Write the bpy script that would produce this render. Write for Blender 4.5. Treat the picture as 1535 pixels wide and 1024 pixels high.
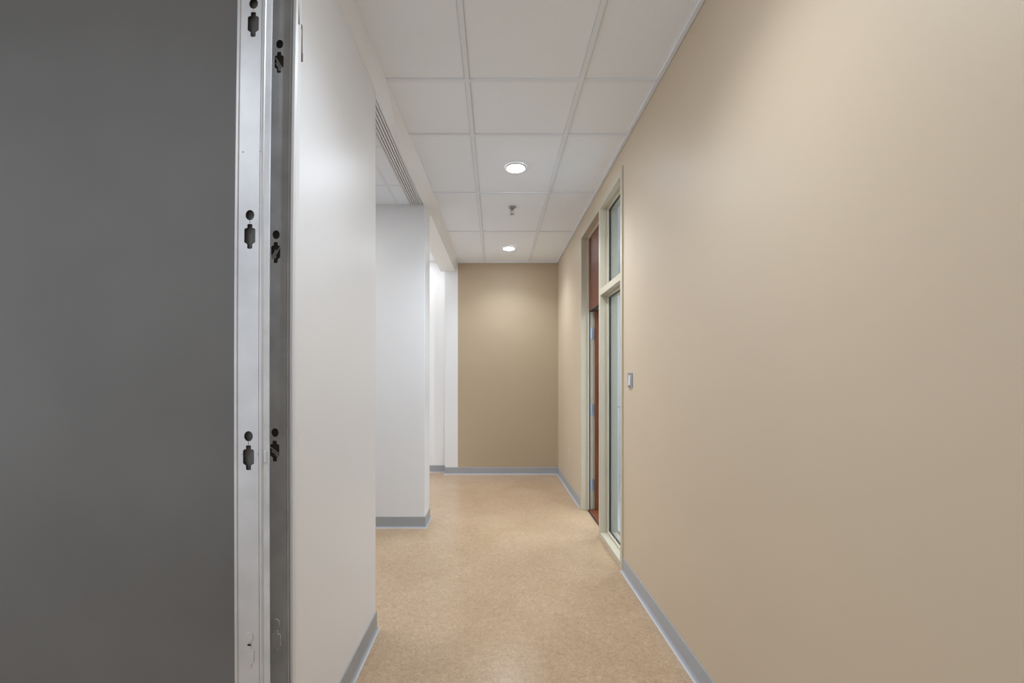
import bpy, bmesh, math, random
from mathutils import Vector, Matrix

random.seed(7)
for o in list(bpy.data.objects):
    bpy.data.objects.remove(o, do_unlink=True)
S = bpy.context.scene
COL = S.collection
PI = math.pi

# ------------------------------------------------------------------ camera, sky, exposure
CH = 1.327            # camera height above the floor
CEIL = 2.92           # ceiling height
cam_data = bpy.data.cameras.new('camera')
cam = bpy.data.objects.new('camera', cam_data)
COL.objects.link(cam)
cam.location = (0, 0, CH)
cam.rotation_euler = (PI / 2, 0, 0)
cam_data.sensor_width = 36.0
cam_data.lens = 16.0
cam_data.shift_x = 24.5 / 1535
cam_data.shift_y = 55.0 / 1535
cam_data.clip_start = 0.02
S.camera = cam

world = bpy.data.worlds.new('sky')
S.world = world
world.use_nodes = True
bg = world.node_tree.nodes['Background']
bg.inputs['Color'].default_value = (0.92, 0.97, 1.04, 1)
bg.inputs['Strength'].default_value = 0.95

S.view_settings.view_transform = 'Standard'
S.view_settings.look = 'None'
S.view_settings.gamma = 1.0
S.view_settings.use_curve_mapping = False
S.view_settings.exposure = 0.27

SPOT_W = 72.0         # each corridor downlight
LENS_E = 95.0
ROOM_E = 8.0          # added fill panels in the side rooms
OFFICE_E = 18.0  # added fill panels in the office
DOWNLIGHTS = [(0.153, 1.27, 0.6), (0.153, 3.45, 1.0), (0.163, 5.59, 0.58), (-1.35, 0.10, 0.5)]  # last one is added out of view to brighten the steel plate

# ------------------------------------------------------------------ materials
def srgb(r, g, b):
    def f(c):
        c /= 255.0
        return c / 12.92 if c <= 0.04045 else ((c + 0.055) / 1.055) ** 2.4
    return (f(r), f(g), f(b), 1.0)

def mat(name, col, rough=0.5, metal=0.0, spec=0.5, var=None, bump=None, coat=0.0):
    """Principled; var = (scale, amount) low noise in the colour; bump = (scale, strength)."""
    m = bpy.data.materials.new(name)
    m.use_nodes = True
    nt = m.node_tree
    b = nt.nodes['Principled BSDF']
    b.inputs['Base Color'].default_value = col
    b.inputs['Roughness'].default_value = rough
    b.inputs['Metallic'].default_value = metal
    b.inputs['Specular IOR Level'].default_value = spec
    b.inputs['Coat Weight'].default_value = coat
    tc = nt.nodes.new('ShaderNodeTexCoord')
    if var:
        n = nt.nodes.new('ShaderNodeTexNoise')
        n.inputs['Scale'].default_value = var[0]
        n.inputs['Detail'].default_value = 6
        r = nt.nodes.new('ShaderNodeValToRGB')
        a = var[1]
        r.color_ramp.elements[0].position = 0.3
        r.color_ramp.elements[1].position = 0.7
        r.color_ramp.elements[0].color = (col[0] * (1 - a), col[1] * (1 - a), col[2] * (1 - a), 1)
        r.color_ramp.elements[1].color = (min(1, col[0] * (1 + a)), min(1, col[1] * (1 + a)), min(1, col[2] * (1 + a)), 1)
        nt.links.new(tc.outputs['Object'], n.inputs['Vector'])
        nt.links.new(n.outputs['Fac'], r.inputs['Fac'])
        nt.links.new(r.outputs['Color'], b.inputs['Base Color'])
    if bump:
        n2 = nt.nodes.new('ShaderNodeTexNoise')
        n2.inputs['Scale'].default_value = bump[0]
        n2.inputs['Detail'].default_value = 4
        bp = nt.nodes.new('ShaderNodeBump')
        bp.inputs['Strength'].default_value = bump[1]
        bp.inputs['Distance'].default_value = 0.002
        nt.links.new(tc.outputs['Object'], n2.inputs['Vector'])
        nt.links.new(n2.outputs['Fac'], bp.inputs['Height'])
        nt.links.new(bp.outputs['Normal'], b.inputs['Normal'])
    return m

def emit(name, col, e):
    m = bpy.data.materials.new(name)
    m.use_nodes = True
    nt = m.node_tree
    nt.nodes.clear()
    em = nt.nodes.new('ShaderNodeEmission')
    em.inputs['Color'].default_value = col
    em.inputs['Strength'].default_value = e
    out = nt.nodes.new('ShaderNodeOutputMaterial')
    nt.links.new(em.outputs[0], out.inputs[0])
    return m

def floor_material():
    m = bpy.data.materials.new('marbled_linoleum')
    m.use_nodes = True
    nt = m.node_tree
    N, L = nt.nodes, nt.links
    b = N['Principled BSDF']
    tc = N.new('ShaderNodeTexCoord')
    mp = N.new('ShaderNodeMapping')
    mp.inputs['Scale'].default_value = (1.0, 1.0, 1.0)
    L.new(tc.outputs['Object'], mp.inputs['Vector'])
    def noise(scale, det, dist, p0, p1, c0, c1):
        n = N.new('ShaderNodeTexNoise')
        n.inputs['Scale'].default_value = scale
        n.inputs['Detail'].default_value = det
        n.inputs['Roughness'].default_value = 0.62
        n.inputs['Distortion'].default_value = dist
        r = N.new('ShaderNodeValToRGB')
        r.color_ramp.elements[0].position = p0
        r.color_ramp.elements[1].position = p1
        r.color_ramp.elements[0].color = c0
        r.color_ramp.elements[1].color = c1
        L.new(mp.outputs[0], n.inputs['Vector'])
        L.new(n.outputs['Fac'], r.inputs['Fac'])
        return r
    big = noise(2.2, 5, 0.6, 0.30, 0.70, FLOOR_A, FLOOR_B)
    fine = noise(46, 8, 1.6, 0.32, 0.68, (0.80, 0.78, 0.76, 1), (1.16, 1.17, 1.18, 1))
    speck = noise(190, 3, 0.4, 0.25, 0.75, (0.90, 0.89, 0.88, 1), (1.08, 1.08, 1.08, 1))
    def mul(a, c):
        x = N.new('ShaderNodeMix')
        x.data_type = 'RGBA'
        x.blend_type = 'MULTIPLY'
        x.inputs['Factor'].default_value = 1.0
        L.new(a, x.inputs['A'])
        L.new(c, x.inputs['B'])
        return x.outputs['Result']
    c = mul(mul(big.outputs['Color'], fine.outputs['Color']), speck.outputs['Color'])
    L.new(c, b.inputs['Base Color'])
    b.inputs['Roughness'].default_value = 0.27
    b.inputs['Specular IOR Level'].default_value = 0.45
    n3 = N.new('ShaderNodeTexNoise')
    n3.inputs['Scale'].default_value = 60
    n3.inputs['Detail'].default_value = 3
    bp = N.new('ShaderNodeBump')
    bp.inputs['Strength'].default_value = 0.10
    bp.inputs['Distance'].default_value = 0.002
    L.new(mp.outputs[0], n3.inputs['Vector'])
    L.new(n3.outputs['Fac'], bp.inputs['Height'])
    L.new(bp.outputs['Normal'], b.inputs['Normal'])
    return m

def wood_material(name, c0, c1):
    m = bpy.data.materials.new(name)
    m.use_nodes = True
    nt = m.node_tree
    N, L = nt.nodes, nt.links
    b = N['Principled BSDF']
    tc = N.new('ShaderNodeTexCoord')
    mp = N.new('ShaderNodeMapping')
    mp.inputs['Scale'].default_value = (26, 26, 1.4)
    n = N.new('ShaderNodeTexNoise')
    n.inputs['Scale'].default_value = 2.0
    n.inputs['Detail'].default_value = 7
    n.inputs['Distortion'].default_value = 0.7
    r = N.new('ShaderNodeValToRGB')
    r.color_ramp.elements[0].position = 0.3
    r.color_ramp.elements[1].position = 0.72
    r.color_ramp.elements[0].color = c0
    r.color_ramp.elements[1].color = c1
    L.new(tc.outputs['Object'], mp.inputs['Vector'])
    L.new(mp.outputs[0], n.inputs['Vector'])
    L.new(n.outputs['Fac'], r.inputs['Fac'])
    L.new(r.outputs['Color'], b.inputs['Base Color'])
    b.inputs['Roughness'].default_value = 0.42
    b.inputs['Specular IOR Level'].default_value = 0.3
    return m

def glass_material():
    m = bpy.data.materials.new('clear_glass')
    m.use_nodes = True
    nt = m.node_tree
    N, L = nt.nodes, nt.links
    N.clear()
    out = N.new('ShaderNodeOutputMaterial')
    mix = N.new('ShaderNodeMixShader')
    fw = N.new('ShaderNodeLayerWeight')
    fw.inputs['Blend'].default_value = 0.5
    pw = N.new('ShaderNodeMath')
    pw.operation = 'POWER'
    pw.inputs[1].default_value = 5.0
    fr = N.new('ShaderNodeMath')
    fr.operation = 'MULTIPLY_ADD'
    fr.inputs[1].default_value = 0.94
    fr.inputs[2].default_value = 0.05
    L.new(fw.outputs['Facing'], pw.inputs[0])
    L.new(pw.outputs[0], fr.inputs[0])
    tr = N.new('ShaderNodeBsdfTransparent')
    tr.inputs['Color'].default_value = (0.92, 0.96, 0.985, 1)
    gl = N.new('ShaderNodeBsdfGlossy')
    gl.inputs['Roughness'].default_value = 0.01
    L.new(fr.outputs[0], mix.inputs[0])
    L.new(tr.outputs[0], mix.inputs[1])
    L.new(gl.outputs[0], mix.inputs[2])
    L.new(mix.outputs[0], out.inputs[0])
    return m

FLOOR_A = srgb(179, 153, 123)
FLOOR_B = srgb(190, 165, 137)
M = {
    'white': mat('white_paint', srgb(234, 236, 239), 0.40, bump=(220, 0.05), var=(1.3, 0.012)),
    'white2': mat('white_paint_matt', srgb(240, 241, 242), 0.6, bump=(220, 0.04)),
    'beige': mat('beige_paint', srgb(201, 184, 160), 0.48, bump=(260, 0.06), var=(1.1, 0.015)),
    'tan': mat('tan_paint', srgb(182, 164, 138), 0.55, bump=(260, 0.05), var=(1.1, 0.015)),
    'charcoal': mat('charcoal_panel', srgb(106, 105, 103), 0.55, var=(2.2, 0.09), bump=(140, 0.12)),
    'tile': mat('ceiling_tile_face', srgb(238, 244, 252), 0.9, spec=0.2, var=(160, 0.03), bump=(300, 0.12)),
    'tgrid': mat('white_enamel_grid', srgb(230, 236, 244), 0.5),
    'gap': mat('grid_shadow_gap', srgb(205, 210, 217), 0.8),
    'floor': floor_material(),
    'vinyl': mat('grey_vinyl_base', srgb(164, 167, 171), 0.42, var=(5, 0.02)),
    'toe_light': mat('painted_toe_highlight', srgb(190, 192, 194), 0.5),
    'steel': mat('galvanised_steel', srgb(210, 211, 213), 0.48, 0.6, var=(9, 0.08), bump=(60, 0.10)),
    'steel_dull': mat('dull_galvanised_steel', srgb(212, 217, 224), 0.45, 0.1, var=(11, 0.12), bump=(60, 0.12)),
    'dark_hole': mat('dark_backing', srgb(100, 100, 100), 0.7),
    'frame': mat('khaki_enamel', srgb(194, 185, 164), 0.4, var=(3, 0.015)),
    'cherry': wood_material('cherry_veneer', srgb(92, 48, 30), srgb(124, 70, 46)),
    'rubber': mat('black_rubber_seal', srgb(30, 30, 32), 0.6),
    'hinge': mat('satin_nickel', srgb(170, 178, 190), 0.32, 0.9),
    'chrome': mat('chrome', srgb(170, 170, 172), 0.22, 1.0),
    'plate': mat('grey_switch_plastic', srgb(214, 217, 224), 0.35),
    'plate_beige': mat('almond_outlet_plastic', srgb(214, 200, 182), 0.4),
    'glass': glass_material(),
    'lens': emit('lit_downlight_lens', (0.90, 0.98, 1.08, 1), LENS_E),
    'trimring': mat('white_trim_ring', srgb(238, 238, 238), 0.4),
    'vent': mat('white_enamel_vent', srgb(222, 222, 224), 0.4),
    'vent_dark': mat('vent_slot_dark', srgb(190, 191, 194), 0.7),
    'office': mat('office_white', srgb(226, 230, 234), 0.6),
    'office_floor': mat('pale_blue_vinyl_floor', srgb(190, 202, 210), 0.3, var=(20, 0.04)),
    'paper': mat('torn_drywall_paper', srgb(120, 118, 114), 0.8),
}

# ------------------------------------------------------------------ mesh helpers
def link(name, bm, m, parent=None, smooth=False, bevel=0.0, seg=2):
    bmesh.ops.remove_doubles(bm, verts=bm.verts, dist=1e-6)
    bmesh.ops.recalc_face_normals(bm, faces=bm.faces)
    me = bpy.data.meshes.new(name)
    bm.to_mesh(me)
    bm.free()
    for mm in (m if isinstance(m, (list, tuple)) else [m]):
        me.materials.append(mm)
    if smooth:
        for p in me.polygons:
            p.use_smooth = True
    o = bpy.data.objects.new(name, me)
    COL.objects.link(o)
    if parent:
        o.parent = parent
    if bevel:
        b = o.modifiers.new('bevel', 'BEVEL')
        b.width = bevel
        b.segments = seg
        b.limit_method = 'ANGLE'
        b.angle_limit = math.radians(40)
    return o

def bx(bm, x0, x1, y0, y1, z0, z1, mi=0, f=None):
    vs = []
    for x in (x0, x1):
        for y in (y0, y1):
            for z in (z0, z1):
                vs.append(bm.verts.new(f(x, y, z) if f else (x, y, z)))
    q = ((0, 1, 3, 2), (4, 6, 7, 5), (0, 4, 5, 1), (2, 3, 7, 6), (0, 2, 6, 4), (1, 5, 7, 3))
    for a in q:
        fc = bm.faces.new([vs[i] for i in a])
        fc.material_index = mi
    return vs

def prism(bm, pts, path, mi=0):
    """pts: list of rings (each a list of 3D points); joins rings, caps the ends."""
    rings = [[bm.verts.new(p) for p in r] for r in pts]
    n = len(rings[0])
    for a, b in zip(rings, rings[1:]):
        for i in range(n):
            fc = bm.faces.new((a[i], a[(i + 1) % n], b[(i + 1) % n], b[i]))
            fc.material_index = mi
    bm.faces.new(rings[0]).material_index = mi
    bm.faces.new(list(reversed(rings[-1]))).material_index = mi

def lathe(bm, prof, cx, cy, seg=40, mi=0, close=False):
    rings = []
    for r, z in prof:
        if r < 1e-6:
            rings.append([bm.verts.new((cx, cy, z))])
        else:
            rings.append([bm.verts.new((cx + r * math.cos(2 * PI * k / seg), cy + r * math.sin(2 * PI * k / seg), z)) for k in range(seg)])
    pairs = list(zip(rings, rings[1:]))
    if close:
        pairs.append((rings[-1], rings[0]))
    for a, b in pairs:
        for k in range(seg):
            k2 = (k + 1) % seg
            if len(a) == 1 and len(b) == 1:
                continue
            if len(a) == 1:
                f = bm.faces.new((a[0], b[k2], b[k]))
            elif len(b) == 1:
                f = bm.faces.new((a[k], a[k2], b[0]))
            else:
                f = bm.faces.new((a[k], a[k2], b[k2], b[k]))
            f.material_index = mi

def empty(name, loc=(0, 0, 0)):
    o = bpy.data.objects.new(name, None)
    o.empty_display_size = 0.1
    COL.objects.link(o)
    o.location = loc
    return o

def struct(o, label=None):
    o['kind'] = 'structure'
    if label:
        o['label'] = label
    return o

def thing(o, label, cat, group=None):
    o['label'] = label
    o['category'] = cat
    if group:
        o['group'] = group
    return o

def boxobj(name, boxes, m, parent=None, f=None, bevel=0.0):
    bm = bmesh.new()
    for b in boxes:
        bx(bm, *b, f=f)
    o = link(name, bm, m, parent, bevel=bevel)
    return o

# ------------------------------------------------------------------ the setting
BACK = 6.285                       # depth of the end wall
def RX(d):                         # right wall face, very slightly out of square
    return 0.893 - 0.005 * d
def rw(x, y, z):                   # local: x measured from the right wall face into the wall
    return (RX(y) + x, y, z)

# floor and ceiling
boxobj('floor', [(-4.2, 3.6, -4.5, 7.2, -0.12, 0.0)], M['floor'])
struct(bpy.data.objects['floor'])

ceil_o = boxobj('ceiling', [(-0.64, 1.02, 1.46, BACK + 0.05, CEIL + 0.006, CEIL + 0.10),
                            (-4.2, 1.02, -4.5, 1.46, CEIL + 0.006, CEIL + 0.10)], M['tile'])
struct(ceil_o)

# T-bar grid of the corridor ceiling
rows = [-2.3, -1.69, -1.08, -0.47, 0.14, 0.75, 1.36, 2.436, 2.985, 3.92, 4.955]
bm = bmesh.new()
W = 0.012
for d in rows:
    bx(bm, -0.63 if d > 1.3 else -2.0, 0.92, d - W, d + W, CEIL - 0.001, CEIL + 0.008)
for x in (-0.152, 0.459, -0.763, -1.374):
    y1 = BACK if x > -0.5 else 1.36
    bx(bm, x - W, x + W, -4.4, y1, CEIL - 0.0015, CEIL + 0.008)
g = link('ceiling_grid', bm, M['tgrid'], ceil_o)
# thin dark reveal beside every bar, where tile meets grid
bm = bmesh.new()
for d in rows:
    bx(bm, -0.62 if d > 1.3 else -2.0, 0.88, d + W, d + W + 0.0035, CEIL + 0.003, CEIL + 0.0075)
for x in (-0.152, 0.459):
    for s in (-1, 1):
        a = x + s * W
        bx(bm, min(a, a + s * 0.0035), max(a, a + s * 0.0035), -4.4, BACK - 0.005, CEIL + 0.003, CEIL + 0.0075)
link('tile_reveal', bm, M['gap'], ceil_o)

# right wall with the door and sidelight opening
OP0, OP1, OPT = 3.15, 4.60, 1.445 + CH     # opening: near depth, far depth, top
boxobj('wall_right', [(0, 0.12, -4.4, OP0, 0, CEIL + 0.05), (0, 0.12, OP1, 6.40, 0, CEIL + 0.05),
                      (0, 0.12, OP0, OP1, OPT, CEIL + 0.05)], M['beige'], f=rw)
struct(bpy.data.objects['wall_right'])
# end wall: tan, and the white return at its left
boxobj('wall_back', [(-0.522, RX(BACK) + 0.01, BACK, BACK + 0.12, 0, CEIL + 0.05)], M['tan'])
struct(bpy.data.objects['wall_back'])
boxobj('wall_back_return', [(-0.700, -0.522, BACK, BACK + 0.10, 0, CEIL + 0.05)], M['white'])
struct(bpy.data.objects['wall_back_return'])

# left: white wall, its end, the pier, the far wall of the second side room
LW = -0.632
bm = bmesh.new()
bx(bm, LW - 0.12, LW, 1.455, 2.40, 0, CEIL + 0.05)
struct(link('wall_left', bm, M['white'], bevel=0.004))
bm = bmesh.new()
bx(bm, -3.2, -0.628, 4.04, 4.33, 0, CEIL + 0.05)
struct(link('wall_left_pier', bm, M['white'], bevel=0.005))
boxobj('wall_side_room', [(-3.2, -0.60, 6.42, 6.54, 0, 3.2)], M['white2'])
struct(bpy.data.objects['wall_side_room'])

# bulkhead over the openings: sloping face from the wall line up to the ceiling edge
prof = [  # depth, bottom x, bottom z, ceiling-edge x
    (1.45, -0.631, 2.86, -0.612), (1.92, -0.631, 2.85, -0.600), (2.42, -0.630, 1.505 + CH, -0.585),
    (3.0, -0.630, 1.515 + CH, -0.566), (3.92, -0.630, 1.53 + CH, -0.538), (4.33, -0.626, 1.548 + CH, -0.530),
    (5.0, -0.603, 1.525 + CH, -0.520), (5.6, -0.580, 1.50 + CH, -0.521), (BACK, -0.5525, 1.473 + CH, -0.523)]
bm = bmesh.new()
rings = []
for d, xb, zb, xt in prof:
    rings.append([(xb, d, zb), (xt, d, CEIL + 0.001), (xt, d, CEIL + 0.04), (xb - 0.012, d, CEIL + 0.04), (xb - 0.012, d, zb)])
prism(bm, rings, None)
struct(link('trim_1', bm, M['white'], bevel=0.0015))
# ceilings of the two side rooms
SC1 = 1.545 + CH
c1 = boxobj('ceiling_side_room_1', [(-3.2, -0.735, 1.46, 4.04, SC1, SC1 + 0.08)], M['tile'])
struct(c1)
bm = bmesh.new()
bx(bm, -0.884, -0.860, 1.46, 4.04, SC1 - 0.002, SC1 + 0.002)
for d in (2.43, 3.04, 3.65):
    bx(bm, -3.0, -0.735, d - 0.012, d + 0.012, SC1 - 0.0015, SC1 + 0.002)
link('ceiling_grid', bm, M['tgrid'], c1)
SC2 = 1.647 + CH
struct(boxobj('ceiling_side_room_2', [(-3.2, -0.74, 4.33, 6.42, SC2, SC2 + 0.08)], M['white2']))
# soffit underside between the second room and the corridor
bm = bmesh.new()
prism(bm, [[(-0.612, 4.33, 1.548 + CH), (-0.80, 4.33, 1.548 + CH), (-0.80, 4.33, SC2 + 0.05), (-0.612, 4.33, SC2 + 0.05)],
           [(-0.56, BACK, 1.473 + CH), (-0.76, BACK, 1.473 + CH), (-0.76, BACK, SC2 + 0.05), (-0.56, BACK, SC2 + 0.05)]], None)
struct(link('trim_2', bm, M['white2'], bevel=0.002))

# charcoal wall beside the camera
boxobj('wall_front', [(-4.2, -0.742, 1.318, 1.46, 0, CEIL + 0.05)], M['charcoal'])
struct(bpy.data.objects['wall_front'])

# perimeter angle along the right wall
bm = bmesh.new()
bx(bm, -0.022, 0.0, -4.4, BACK, CEIL - 0.002, CEIL + 0.02, f=rw)
bx(bm, -0.0015, 0.0, -4.4, BACK, CEIL - 0.002, CEIL + 0.02, f=rw)
struct(link('trim_3', bm, M['tgrid']))
bm = bmesh.new()
bx(bm, -0.522, RX(BACK) - 0.02, BACK - 0.020, BACK, CEIL - 0.002, CEIL + 0.02)
struct(link('trim_4', bm, M['tgrid']))

# vinyl baseboards: straight top, small toe at the floor
def baseboard(name, path, side, h=0.098, t=0.005, toe=0.014):
    """path: list of (x, y) along the wall face; side: +1/-1 which way the room lies (left of travel = +1)."""
    P = [Vector((p[0], p[1], 0)) for p in path]
    normals = []
    for i in range(len(P)):
        ds = []
        if i > 0:
            ds.append((P[i] - P[i - 1]).normalized())
        if i < len(P) - 1:
            ds.append((P[i + 1] - P[i]).normalized())
        ns = [Vector((-d.y, d.x, 0)) * side for d in ds]
        n = sum(ns, Vector()).normalized()
        k = 1.0 / max(0.3, n.dot(ns[0]))
        normals.append(n * k)
    sec = [(0.0005, h), (t * 0.6, h), (t, h - 0.003), (t, 0.018), (t + 0.003, 0.008), (toe, 0.0025), (toe, 0.0), (0.0005, 0.0)]
    bm = bmesh.new()
    prism(bm, [[tuple(p + n * o + Vector((0, 0, z))) for o, z in sec] for p, n in zip(P, normals)], None)
    o = struct(link(name, bm, M['vinyl']))
    sec2 = [(toe, 0.0), (toe, 0.0045), (toe + 0.006, 0.0015), (toe + 0.007, 0.0)]  # pale strip painting the light caught along the toe
    bm = bmesh.new()
    prism(bm, [[tuple(p + n * o2 + Vector((0, 0, z))) for o2, z in sec2] for p, n in zip(P, normals)], None)
    link('toe_highlight', bm, M['toe_light'], o)
    return o

baseboard('baseboard_right', [(RX(-4.3), -4.3), (RX(3.135), 3.135)], 1)
baseboard('baseboard_right_far', [(RX(4.635), 4.635), (RX(BACK - 0.012), BACK - 0.012)], 1)
baseboard('baseboard_back', [(RX(BACK), BACK), (-0.700, BACK), (-0.700, BACK + 0.10)], 1)
baseboard('baseboard_left', [(LW - 0.12, 2.40), (LW, 2.40), (LW, 1.456)], 1)
baseboard('baseboard_pier', [(-3.1, 4.33), (-0.628, 4.33), (-0.628, 4.04), (-3.1, 4.04)], 1)
baseboard('baseboard_side_room', [(-0.61, 6.42), (-3.1, 6.42)], 1)

# ------------------------------------------------------------------ office behind the right wall
ox = RX(4) + 0.12
boxobj('wall_office', [(ox + 2.4, ox + 2.5, 1.5, 6.5, 0, 3.0), (ox + 0.01, ox + 2.5, 6.3, 6.4, 0, 3.0),
                       (ox + 0.01, ox + 2.5, 1.5, 1.6, 0, 3.0)], M['office'])
struct(bpy.data.objects['wall_office'])
struct(boxobj('ceiling_office', [(ox + 0.01, ox + 2.5, 1.5, 6.4, 2.78, 2.9)], M['tile']))
struct(boxobj('floor_office', [(ox - 0.02, ox + 2.4, 1.6, 6.3, 0.0, 0.006)], M['office_floor']))

# ------------------------------------------------------------------ door and sidelight
F = lambda x, y, z: rw(x, y, z)
door = struct(empty('door_1', (RX(4.2), 4.2, 0)))
win = struct(empty('window_1', (RX(3.45), 3.45, 0)))
def part(name, boxes, m, parent, bevel=0.0, f=rw):
    o = boxobj(name, boxes, m, None, f=f, bevel=bevel)
    if parent:
        o.parent = parent
        o.matrix_parent_inverse = Matrix.Translation(parent.location).inverted()
    return o
FT = 1.462 + CH        # frame top
FI = 1.405 + CH        # underside of the head
# door frame: far jamb, head; double rabbet with a stop
part('door_frame', [(-0.010, 0.135, 4.575, 4.625, 0, FT),            # jamb body and casing
                    (0.050, 0.068, 4.555, 4.576, 0, FI),             # stop
                    (-0.010, 0.135, 3.80, 4.576, FI, FT),            # head
                    (0.050, 0.068, 3.80, 4.576, FI - 0.018, FI + 0.001)], M['frame'], door, bevel=0.002)
part('door_seal', [(0.068, 0.075, 4.548, 4.562, 0.0, FI - 0.01)], M['rubber'], door)
part('transom_panel', [(0.0685, 0.112, 3.815, 4.574, 0.672 + CH, FI + 0.0)], M['cherry'], door, bevel=0.001)
part('transom_edge', [(0.066, 0.113, 3.815, 4.574, 0.667 + CH, 0.6725 + CH)], M['rubber'], door)
part('threshold', [(0.060, 0.185, 3.816, 4.574, 0.006, 0.012)], M['cherry'], door, bevel=0.003)
part('threshold_edge', [(0.052, 0.060, 3.816, 4.574, 0.0, 0.011)], M['rubber'], door)
LA = math.radians(27)
def leaf_f(x, y, z):             # leaf local: x along the leaf from the hinge, y across its thickness
    return (RX(4.54) + 0.118 + x * math.sin(LA) + y * math.cos(LA), 4.540 + x * math.cos(LA) - y * math.sin(LA), z)
leaf = part('door_leaf', [(0.004, 0.80, 0.0, 0.044, 0.012, 0.690 + CH)], M['cherry'], door, bevel=0.0015, f=leaf_f)
bm = bmesh.new()
for zc in (0.45, -0.32, -1.07):
    bm = bmesh.new()
    z = zc + CH
    bx(bm, 0.078, 0.108, 4.5715, 4.5755, z - 0.056, z + 0.056, f=rw)
    for k in range(5):
        z0 = z - 0.056 + k * 0.0224
        prism(bm, [[rw(0.113 + 0.007 * math.cos(a), 4.560 + 0.007 * math.sin(a), zz) for a in [i * PI / 6 for i in range(12)]]
                   for zz in (z0 + 0.0006, z0 + 0.0218)], None)
    hg = link('hinge', bm, M['hinge'])
    hg.parent = leaf
# lever handle on the free side of the leaf
bm = bmesh.new()
bx(bm, 0.71, 0.76, 0.043, 0.054, 0.92, 1.08, f=leaf_f)
bx(bm, 0.62, 0.745, 0.084, 0.096, 0.995, 1.013, f=leaf_f)
bx(bm, 0.728, 0.745, 0.053, 0.089, 0.995, 1.013, f=leaf_f)
h = link('door_handle', bm, M['hinge'], bevel=0.003)
h.parent = leaf

# sidelight: mullion, near jamb, head, mid bar, sill
MB0, MB1 = 0.683 + CH, 0.735 + CH
part('window_frame', [(-0.010, 0.135, 3.765, 3.815, 0, FT), (-0.010, 0.135, 3.125, 3.172, 0, FT),
                      (-0.010, 0.135, 3.17, 3.77, FI, FT), (-0.010, 0.135, 3.17, 3.77, MB0, MB1),
                      (-0.010, 0.135, 3.17, 3.77, 0.0, 0.050),
                      # glazing stops
                      (0.045, 0.062, 3.747, 3.766, 0.05, MB0), (0.045, 0.062, 3.171, 3.186, 0.05, MB0),
                      (0.045, 0.062, 3.171, 3.766, 0.049, 0.066), (0.045, 0.062, 3.171, 3.766, MB0 - 0.016, MB0 + 0.001),
                      (0.045, 0.062, 3.747, 3.766, MB1, FI), (0.045, 0.062, 3.171, 3.186, MB1, FI),
                      (0.045, 0.062, 3.171, 3.766, MB1 - 0.001, MB1 + 0.016), (0.045, 0.062, 3.171, 3.766, FI - 0.016, FI + 0.001)],
     M['frame'], win, bevel=0.0018)
for z0, z1 in ((0.05, MB0), (MB1, FI)):
    p = part('pane', [(0.066, 0.072, 3.18, 3.758, z0 + 0.004, z1 - 0.004)], M['glass'], win)
    part('gasket', [(0.062, 0.076, 3.742, 3.752, z0, z1), (0.062, 0.076, 3.181, 3.190, z0, z1),
                    (0.062, 0.076, 3.181, 3.752, z0 + 0.010, z0 + 0.019), (0.062, 0.076, 3.181, 3.752, z1 - 0.019, z1 - 0.010)],
         M['rubber'], win)

# ------------------------------------------------------------------ light switch and outlet on the right wall
def wall_plate(name, d, z, w, hgt, m, label, cat, kind):
    root = thing(empty(name, (RX(d), d, z)), label, cat)
    Q = lambda x, y, zz: (x - 0.005 * y, y, zz)
    bm = bmesh.new()
    bx(bm, -0.009, 0.0, -w / 2, w / 2, -hgt / 2, hgt / 2, f=Q)
    link('cover_plate', bm, M['hinge'] if kind == 'switch' else m, root, bevel=0.002)
    if kind == 'switch':
        bm = bmesh.new()
        vs = bx(bm, -0.014, -0.0085, -0.0165, 0.0165, -0.033, 0.033, f=Q)
        for v in bm.verts:
            if v.co.x < -0.012 and v.co.z > 0:
                v.co.x += 0.004
        link('rocker', bm, M['plate'], root, bevel=0.001)
    else:
        for s in (-1, 1):
            bm = bmesh.new()
            prism(bm, [[Q(x, 0.017 * math.cos(a), s * 0.0195 + 0.0145 * math.sin(a)) for a in [k * PI / 10 for k in range(20)]] for x in (-0.0115, -0.008)], None)
            soc = link('socket', bm, m, root)
            bm = bmesh.new()
            for yy in (-0.006, 0.006):
                bx(bm, -0.0121, -0.011, yy - 0.001, yy + 0.001, s * 0.0195 - 0.002, s * 0.0195 + 0.007, f=Q)
            link('slot', bm, M['rubber'], soc)
    for zz in (-hgt * 0.42, hgt * 0.42):
        bm = bmesh.new()
        prism(bm, [[Q(x, 0.0028 * math.cos(a), zz + 0.0028 * math.sin(a)) for a in [k * PI / 5 for k in range(10)]] for x in (-0.0105, -0.008)], None)
        link('screw', bm, M['chrome'], root)
    return root
wall_plate('light_switch', 2.955, CH - 0.013, 0.078, 0.096, M['plate'],
           'small grey light switch on the beige wall beside the tall glass sidelight', 'light switch', 'switch')
wall_plate('wall_outlet', 5.30, CH - 0.878, 0.070, 0.115, M['plate_beige'],
           'small almond electrical outlet low on the beige wall past the door', 'outlet', 'outlet')

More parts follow.
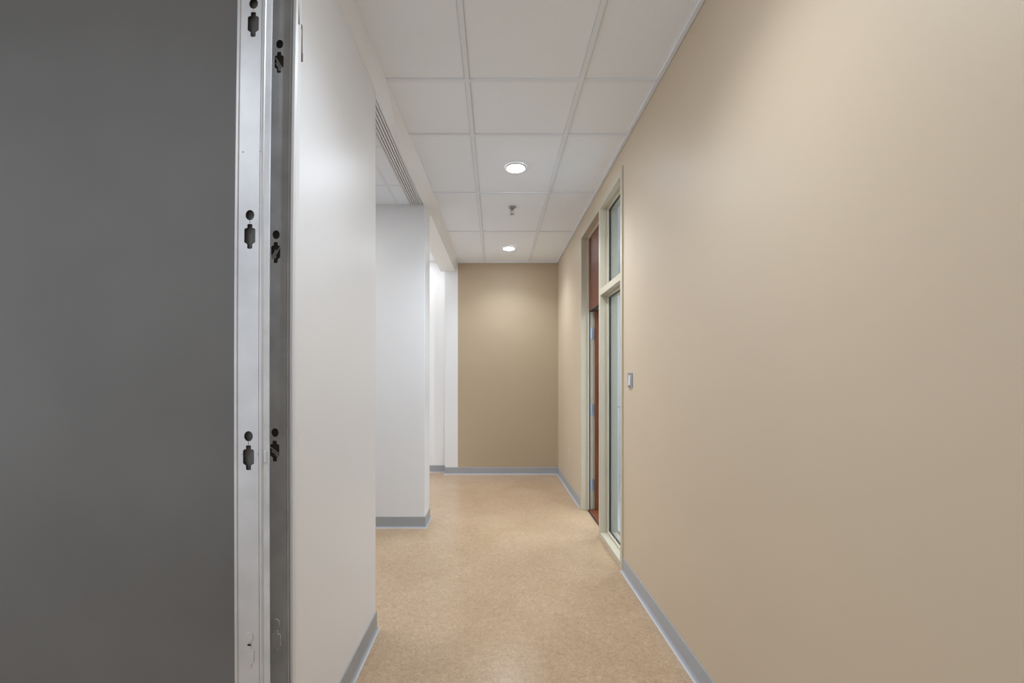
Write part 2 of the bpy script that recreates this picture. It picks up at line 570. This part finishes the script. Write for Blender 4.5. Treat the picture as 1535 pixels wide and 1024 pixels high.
# ------------------------------------------------------------------ downlights
def downlight(loc, label):
    root = thing(empty('downlight', (loc[0], loc[1], CEIL)), label, 'ceiling light', 'round downlights along the corridor ceiling')
    bm = bmesh.new()
    lathe(bm, [(0.066, 0.0035), (0.066, -0.004), (0.070, -0.006), (0.078, -0.005), (0.081, -0.001), (0.081, 0.0055)], 0, 0, 48)
    link('trim_ring', bm, M['trimring'], root, smooth=True)
    bm = bmesh.new()
    lathe(bm, [(0, -0.014), (0.030, -0.0132), (0.050, -0.0105), (0.062, -0.0065), (0.0655, -0.002), (0.0655, 0.003), (0, 0.003)], 0, 0, 48)
    link('lens', bm, M['lens'], root)
    ld = bpy.data.lights.new('downlight_lamp', 'SPOT')
    ld.energy = SPOT_W * loc[2]
    ld.color = (0.89, 0.97, 1.07)
    ld.spot_size = math.radians(140)
    ld.spot_blend = 1.0
    ld.shadow_soft_size = 0.03
    lo = bpy.data.objects.new('downlight_lamp', ld)
    COL.objects.link(lo)
    lo.parent = root
    lo.location = (0, 0, -0.04)
    return root
labs = ['round downlight set in the ceiling straight above the camera',
        'larger bright round downlight, nearer of the two lit in the ceiling',
        'smaller bright round downlight near the tan end wall, beyond the sprinkler',
        'added unseen round downlight over the charcoal wall, left of the camera']
for loc, lab in zip(DOWNLIGHTS, labs):
    downlight(loc, lab)

# added fill panels, out of view, brightening the side rooms and office
def fill_panel(x, y, z, e, col, label, w=0.56, l=1.1):
    root = thing(empty('fill_panel_light', (x, y, z)), label, 'ceiling light')
    bm = bmesh.new()
    for a in ((-w / 2 - .02, -w / 2, -l / 2 - .02, l / 2 + .02), (w / 2, w / 2 + .02, -l / 2 - .02, l / 2 + .02),
              (-w / 2, w / 2, -l / 2 - .02, -l / 2), (-w / 2, w / 2, l / 2, l / 2 + .02)):
        bx(bm, a[0], a[1], a[2], a[3], -0.012, 0.0)
    link('frame', bm, M['trimring'], root)
    bm = bmesh.new()
    bx(bm, -w / 2, w / 2, -l / 2, l / 2, -0.008, -0.001)
    link('diffuser', bm, emit('lit_fill_panel', col, e), root)
fill_panel(-1.75, 2.85, SC1, ROOM_E, (1, 0.99, 0.97, 1), 'added white fill panel, out of view, in the ceiling of the first side room')
fill_panel(-2.3, 5.9, SC2, ROOM_E * 1.2, (1, 0.99, 0.98, 1), 'added white fill panel, out of view, in the ceiling of the second side room')
fill_panel(-1.22, 6.12, SC2, ROOM_E * 1.5, (1, 0.99, 0.98, 1), 'small square white fill panel added in the second side room to brighten its far wall', 0.34, 0.34)  # added to wash the far wall with light
fill_panel(ox + 1.2, 4.6, 2.78, OFFICE_E, (0.86, 0.94, 1.0, 1), 'added white fill panel in the ceiling of the room behind the glass, past the open door')
fill_panel(ox + 1.2, 2.6, 2.78, OFFICE_E, (0.86, 0.94, 1.0, 1), 'added white fill panel in the ceiling of the room behind the glass, before the sidelight')

# ------------------------------------------------------------------ sprinkler
root = thing(empty('fire_sprinkler', (0.153, 4.25, CEIL)), 'small chrome pendent fire sprinkler head on the ceiling between the two downlights', 'sprinkler')
bm = bmesh.new()
lathe(bm, [(0.0, 0.004), (0.036, 0.004), (0.036, -0.002), (0.030, -0.008), (0.016, -0.012), (0.0, -0.012)], 0, 0, 32)
link('escutcheon', bm, M['chrome'], root, smooth=True)
bm = bmesh.new()
lathe(bm, [(0.0, -0.010), (0.013, -0.010), (0.013, -0.022), (0.009, -0.026), (0.0, -0.026)], 0, 0, 20)
for s in (-1, 1):
    pts = [(s * 0.010, -0.022), (s * 0.019, -0.032), (s * 0.018, -0.044), (s * 0.004, -0.056)]
    prism(bm, [[(x + 0.003 * math.cos(a), 0.003 * math.sin(a), z) for a in [k * PI / 4 for k in range(8)]] for x, z in pts], None)
lathe(bm, [(0, -0.024), (0.003, -0.024), (0.004, -0.040), (0.003, -0.055), (0, -0.055)], 0, 0, 12)
link('sprinkler_body', bm, M['chrome'], root, smooth=True)
bm = bmesh.new()
lathe(bm, [(0, -0.053), (0.006, -0.054), (0.007, -0.060), (0.021, -0.062), (0.021, -0.064), (0, -0.065)], 0, 0, 24)
link('deflector', bm, M['chrome'], root)

# ------------------------------------------------------------------ linear slot vent at the head of the first opening
root = thing(empty('linear_slot_vent', (-0.705, 2.95, SC1)), 'long white linear slot vent running along the head of the first opening', 'air vent')
L0, L1 = -1.42, 1.085
bm = bmesh.new()
for x in (-0.058, 0.046):
    bx(bm, x, x + 0.012, L0, L1, -0.010, 0.012)
link('frame', bm, M['vent'], root, bevel=0.001)
for k in range(5):
    x = -0.040 + k * 0.0176
    bm = bmesh.new()
    bx(bm, x, x + 0.0115, L0, L1, -0.007, 0.010)
    link('blade', bm, M['vent'], root)
bm = bmesh.new()
bx(bm, -0.058, 0.058, L0, L1, 0.012, 0.030)
link('backing', bm, M['vent_dark'], root)
bm = bmesh.new()
bx(bm, 0.058, 0.0635, L0, L1, -0.006, 0.0)
link('painted_gap_shade', bm, M['rubber'], root)  # black strip put in for the shade of the gap

# ------------------------------------------------------------------ punched steel upright at the end of the white wall
def warp(z):                      # the thin steel bows a little off plumb
    u = (z - CH) / 1.08
    return 0.010 * u * u if u > 0 else 0.003 * u * u
up = thing(empty('steel_upright', (-0.70, 1.36, 0)),
           'galvanised steel upright with keyhole cutouts at the end of the white wall', 'steel frame')
upinv = Matrix.Translation(up.location).inverted()
def under_up(o, parent=up):
    o.parent = parent
    if parent is up:
        o.matrix_parent_inverse = upinv
    return o

def circle(cx, cz, rx, rz, n=24):
    return [(cx + rx * math.cos(2 * PI * k / n), cz + rz * math.sin(2 * PI * k / n)) for k in range(n)]
def keyslot(cx, zt, s=1.0):
    """cross-shaped slot, top at zt; returns outline."""
    nw, bw = 0.0073 * s, 0.0158 * s
    z1, z2, z3 = zt - 0.0115 * s, zt - 0.0560 * s, zt - 0.0710 * s
    r = 0.002
    return [(cx - nw, zt - r), (cx - nw + r, zt), (cx + nw - r, zt), (cx + nw, zt - r), (cx + nw, z1), (cx + bw - 2 * r, z1), (cx + bw, z1 - 2 * r),
            (cx + bw, z2 + 2 * r), (cx + bw - 3 * r, z2), (cx + nw, z2 - r), (cx + nw, z3 + r), (cx + nw - 2 * r, z3), (cx - nw + 2 * r, z3), (cx - nw, z3 + r),
            (cx - nw, z2 - r), (cx - bw + 3 * r, z2), (cx - bw, z2 + 2 * r), (cx - bw, z1 - 2 * r), (cx - bw + 2 * r, z1), (cx - nw, z1)]
def punched(name, x0, x1, z0, z1, y, holes, m, thick=0.0016, wobble=0.0):
    cu = bpy.data.curves.new('tmp', 'CURVE')
    cu.dimensions = '2D'
    cu.fill_mode = 'BOTH'
    cu.extrude = thick / 2
    n = 60
    outer = [(x0 + random.uniform(-wobble, wobble), z0 + (z1 - z0) * k / n) for k in range(n + 1)] + [(x1, z1 - (z1 - z0) * k / n) for k in range(n + 1)]
    for pts in [outer] + holes:
        sp = cu.splines.new('POLY')
        sp.points.add(len(pts) - 1)
        for p, q in zip(sp.points, pts):
            p.co = (q[0], q[1], 0, 1)
        sp.use_cyclic_u = True
    tmp = bpy.data.objects.new('tmp', cu)
    COL.objects.link(tmp)
    dg = bpy.context.evaluated_depsgraph_get()
    me = bpy.data.meshes.new_from_object(tmp.evaluated_get(dg))
    bpy.data.objects.remove(tmp, do_unlink=True)
    bpy.data.curves.remove(cu)
    me.name = name
    for v in me.vertices:
        x, z, t = v.co.x, v.co.y, v.co.z
        v.co = (x + warp(z), y + t, z)
    me.materials.clear()
    me.materials.append(m)
    o = bpy.data.objects.new(name, me)
    COL.objects.link(o)
    return under_up(o)

D1, D2 = 1.300, 1.440
k1, k2 = D1 / 682.0, D2 / 682.0
UP_TOP = CEIL - 0.002
def Z1(py): return CH + (567 - py) * k1
def Z2(py): return CH + (567 - py) * k2
FX = (374.3 - 743) * k1           # slot centre line on the front plate
def fx(px, py): return (px - 743) * k1 - warp(Z1(py))
holes = []
for cx, cy, sy in ((380.5, 6, 18.5), (375, 322.7, 336), (372.8, 654, 667.5)):
    x = fx(cx, cy)
    holes += [circle(x, Z1(cy), 0.0125, 0.0146), keyslot(x, Z1(sy)),
              [(x - 0.0008, Z1(sy) + 0.002), (x + 0.0008, Z1(sy) + 0.002), (x + 0.0008, Z1(cy + 8.5)), (x - 0.0008, Z1(cy + 8.5))]]
front = punched('front_plate', -0.7355, -0.6770, 0.0, UP_TOP, D1, holes, M['steel'])

def strip(name, sec, m, parent=up, z0=0.0, z1=UP_TOP, bev=0.0):
    n = 50
    bm = bmesh.new()
    prism(bm, [[(x + warp(z), y, z) for x, y in sec] for z in [z0 + (z1 - z0) * k / n for k in range(n + 1)]], None)
    return under_up(link(name, bm, m, bevel=bev), parent)
# rolled lips either side of the plate, and the return behind
strip('rolled_lip', [(-0.7470, 1.302), (-0.7465, 1.2985), (-0.7440, 1.2970), (-0.7390, 1.2975), (-0.7368, 1.2995), (-0.7355, 1.3010), (-0.7355, 1.3030), (-0.7470, 1.3180)], M['steel'])
strip('rolled_lip', [(-0.6770, 1.3010), (-0.6755, 1.2995), (-0.6730, 1.2995), (-0.6725, 1.2965), (-0.6690, 1.2950), (-0.6655, 1.2965), (-0.6640, 1.2995), (-0.6640, 1.3050), (-0.6770, 1.3050)], M['steel'])
strip('side_return', [(-0.6640, 1.3000), (-0.6525, 1.3060), (-0.6525, 1.3130), (-0.6640, 1.3130)], M['steel_dull'])
strip('backing_strip', [(-0.7400, 1.3120), (-0.6770, 1.3120), (-0.6770, 1.3170), (-0.7400, 1.3170)], M['dark_hole'])
# recessed plate and its holes
holes2 = []
for cx, cy, sy in ((419.3, 66.5, 78), (414, 352, 363), (412.3, 648.5, 660.5)):
    x = (cx - 743) * k2 - warp(Z2(cy))
    holes2 += [circle(x, Z2(cy), 0.0118, 0.0140), keyslot(x - 0.001, Z2(sy), 0.94)]
rec = punched('recessed_plate', -0.7420, -0.6545, 0.0, UP_TOP, D2, holes2, M['steel_dull'])
strip('recess_backing', [(-0.7420, 1.452), (-0.6545, 1.452), (-0.6545, 1.454), (-0.7420, 1.454)], M['dark_hole'])
strip('recess_edge', [(-0.6620, 1.4385), (-0.6585, 1.4365), (-0.6548, 1.4385), (-0.6548, 1.442), (-0.6620, 1.442)], M['steel_dull'])
# bent tabs left in the recessed slots
for cx, sy, ang in ((417.5, 78, -0.55), (413, 363, 0.5), (411.3, 660.5, -0.9)):
    x = (cx - 743) * k2
    z = Z2(sy) - 0.034
    bm = bmesh.new()
    R = Matrix.Rotation(ang, 4, 'Y')
    bx(bm, -0.0022, 0.0022, -0.004, -0.0025, -0.024, 0.024)
    bx(bm, -0.013, 0.004, -0.001, 0.0005, -0.017, -0.008)
    bx(bm, -0.009, -0.004, -0.003, -0.0015, -0.020, 0.010)
    bmesh.ops.transform(bm, matrix=Matrix.Translation((x, 1.4495, z)) @ R, verts=bm.verts)
    under_up(link('bent_tab', bm, M['steel_dull'], bevel=0.0008))
# plugs still in place at the bottom of both plates
def plug(cx, cy, kk, d, m, zf, s):
    x = (cx - 743) * kk
    z = zf(cy)
    bm = bmesh.new()
    prism(bm, [[(px_, yy, pz) for px_, pz in circle(x, z, 0.0118 * s, 0.0140 * s)] for yy in (d - 0.0022, d)], None)
    ks = keyslot(x, zf(cy) - 0.022, s * 0.94)
    prism(bm, [[(px_, yy, pz) for px_, pz in ks] for yy in (d - 0.0022, d)], None)
    under_up(link('knockout_plug', bm, m, bevel=0.0009))
plug(373.8, 955, k1, D1 - 0.0004, M['steel'], Z1, 1.0)
plug(414, 934, k2, D2 - 0.0004, M['steel_dull'], Z2, 1.0)
bm = bmesh.new()
x = (374.5 - 743) * k1
bx(bm, x - 0.005, x + 0.004, D1 - 0.0035, D1 - 0.0008, Z1(967.5), Z1(965))
under_up(link('pry_slit', bm, M['rubber'], bevel=0.0005))
# small rivets either side of the lower slot and on the return
for px_, py_ in ((362.5, 680), (386, 681), (364.5, 228), (390, 227)):
    bm = bmesh.new()
    x = (px_ - 743) * k1
    prism(bm, [[(a, yy, b) for a, b in circle(x, Z1(py_), r, r, 12)] for r, yy in ((0.0022, D1 - 0.0008), (0.0022, D1 - 0.0018), (0.0012, D1 - 0.0028))], None)
    under_up(link('rivet', bm, M['steel_dull']))
bm = bmesh.new()
bx(bm, -0.6620, -0.6560, 1.2985, 1.308, Z1(693), Z1(677))
under_up(link('clip', bm, M['steel_dull'], bevel=0.0008))

# corner bead and torn paper edge where the white wall meets the steel
bead = strip('corner_bead', [(-0.6540, 1.4460), (-0.6530, 1.4360), (-0.6470, 1.4320), (-0.6400, 1.4330), (-0.6345, 1.4400), (-0.6315, 1.4560), (-0.6540, 1.4560)], M['white'])
bead.parent = None
struct(bead)
bead.name = 'trim_5'
bm = bmesh.new()
pts = [(1.4555, 200), (1.457, 150), (1.4555, 100), (1.4545, 40)]
zA, zB = Z2(84), Z2(36)
for z0, z1, xx, yy in ((zA, zA + 0.028, -0.6308, 1.464), (zA + 0.02, zB, -0.6312, 1.461), (zB - 0.006, zB + 0.010, -0.6312, 1.457), (zB, UP_TOP, -0.634, 1.4425)):
    xx += warp(min(z0, 2.45))
    bx(bm, xx - 0.012, xx + 0.0008, yy - 0.0032, yy + 0.0032, z0, z1)
tp = link('torn_drywall_edge', bm, M['paper'], bead)
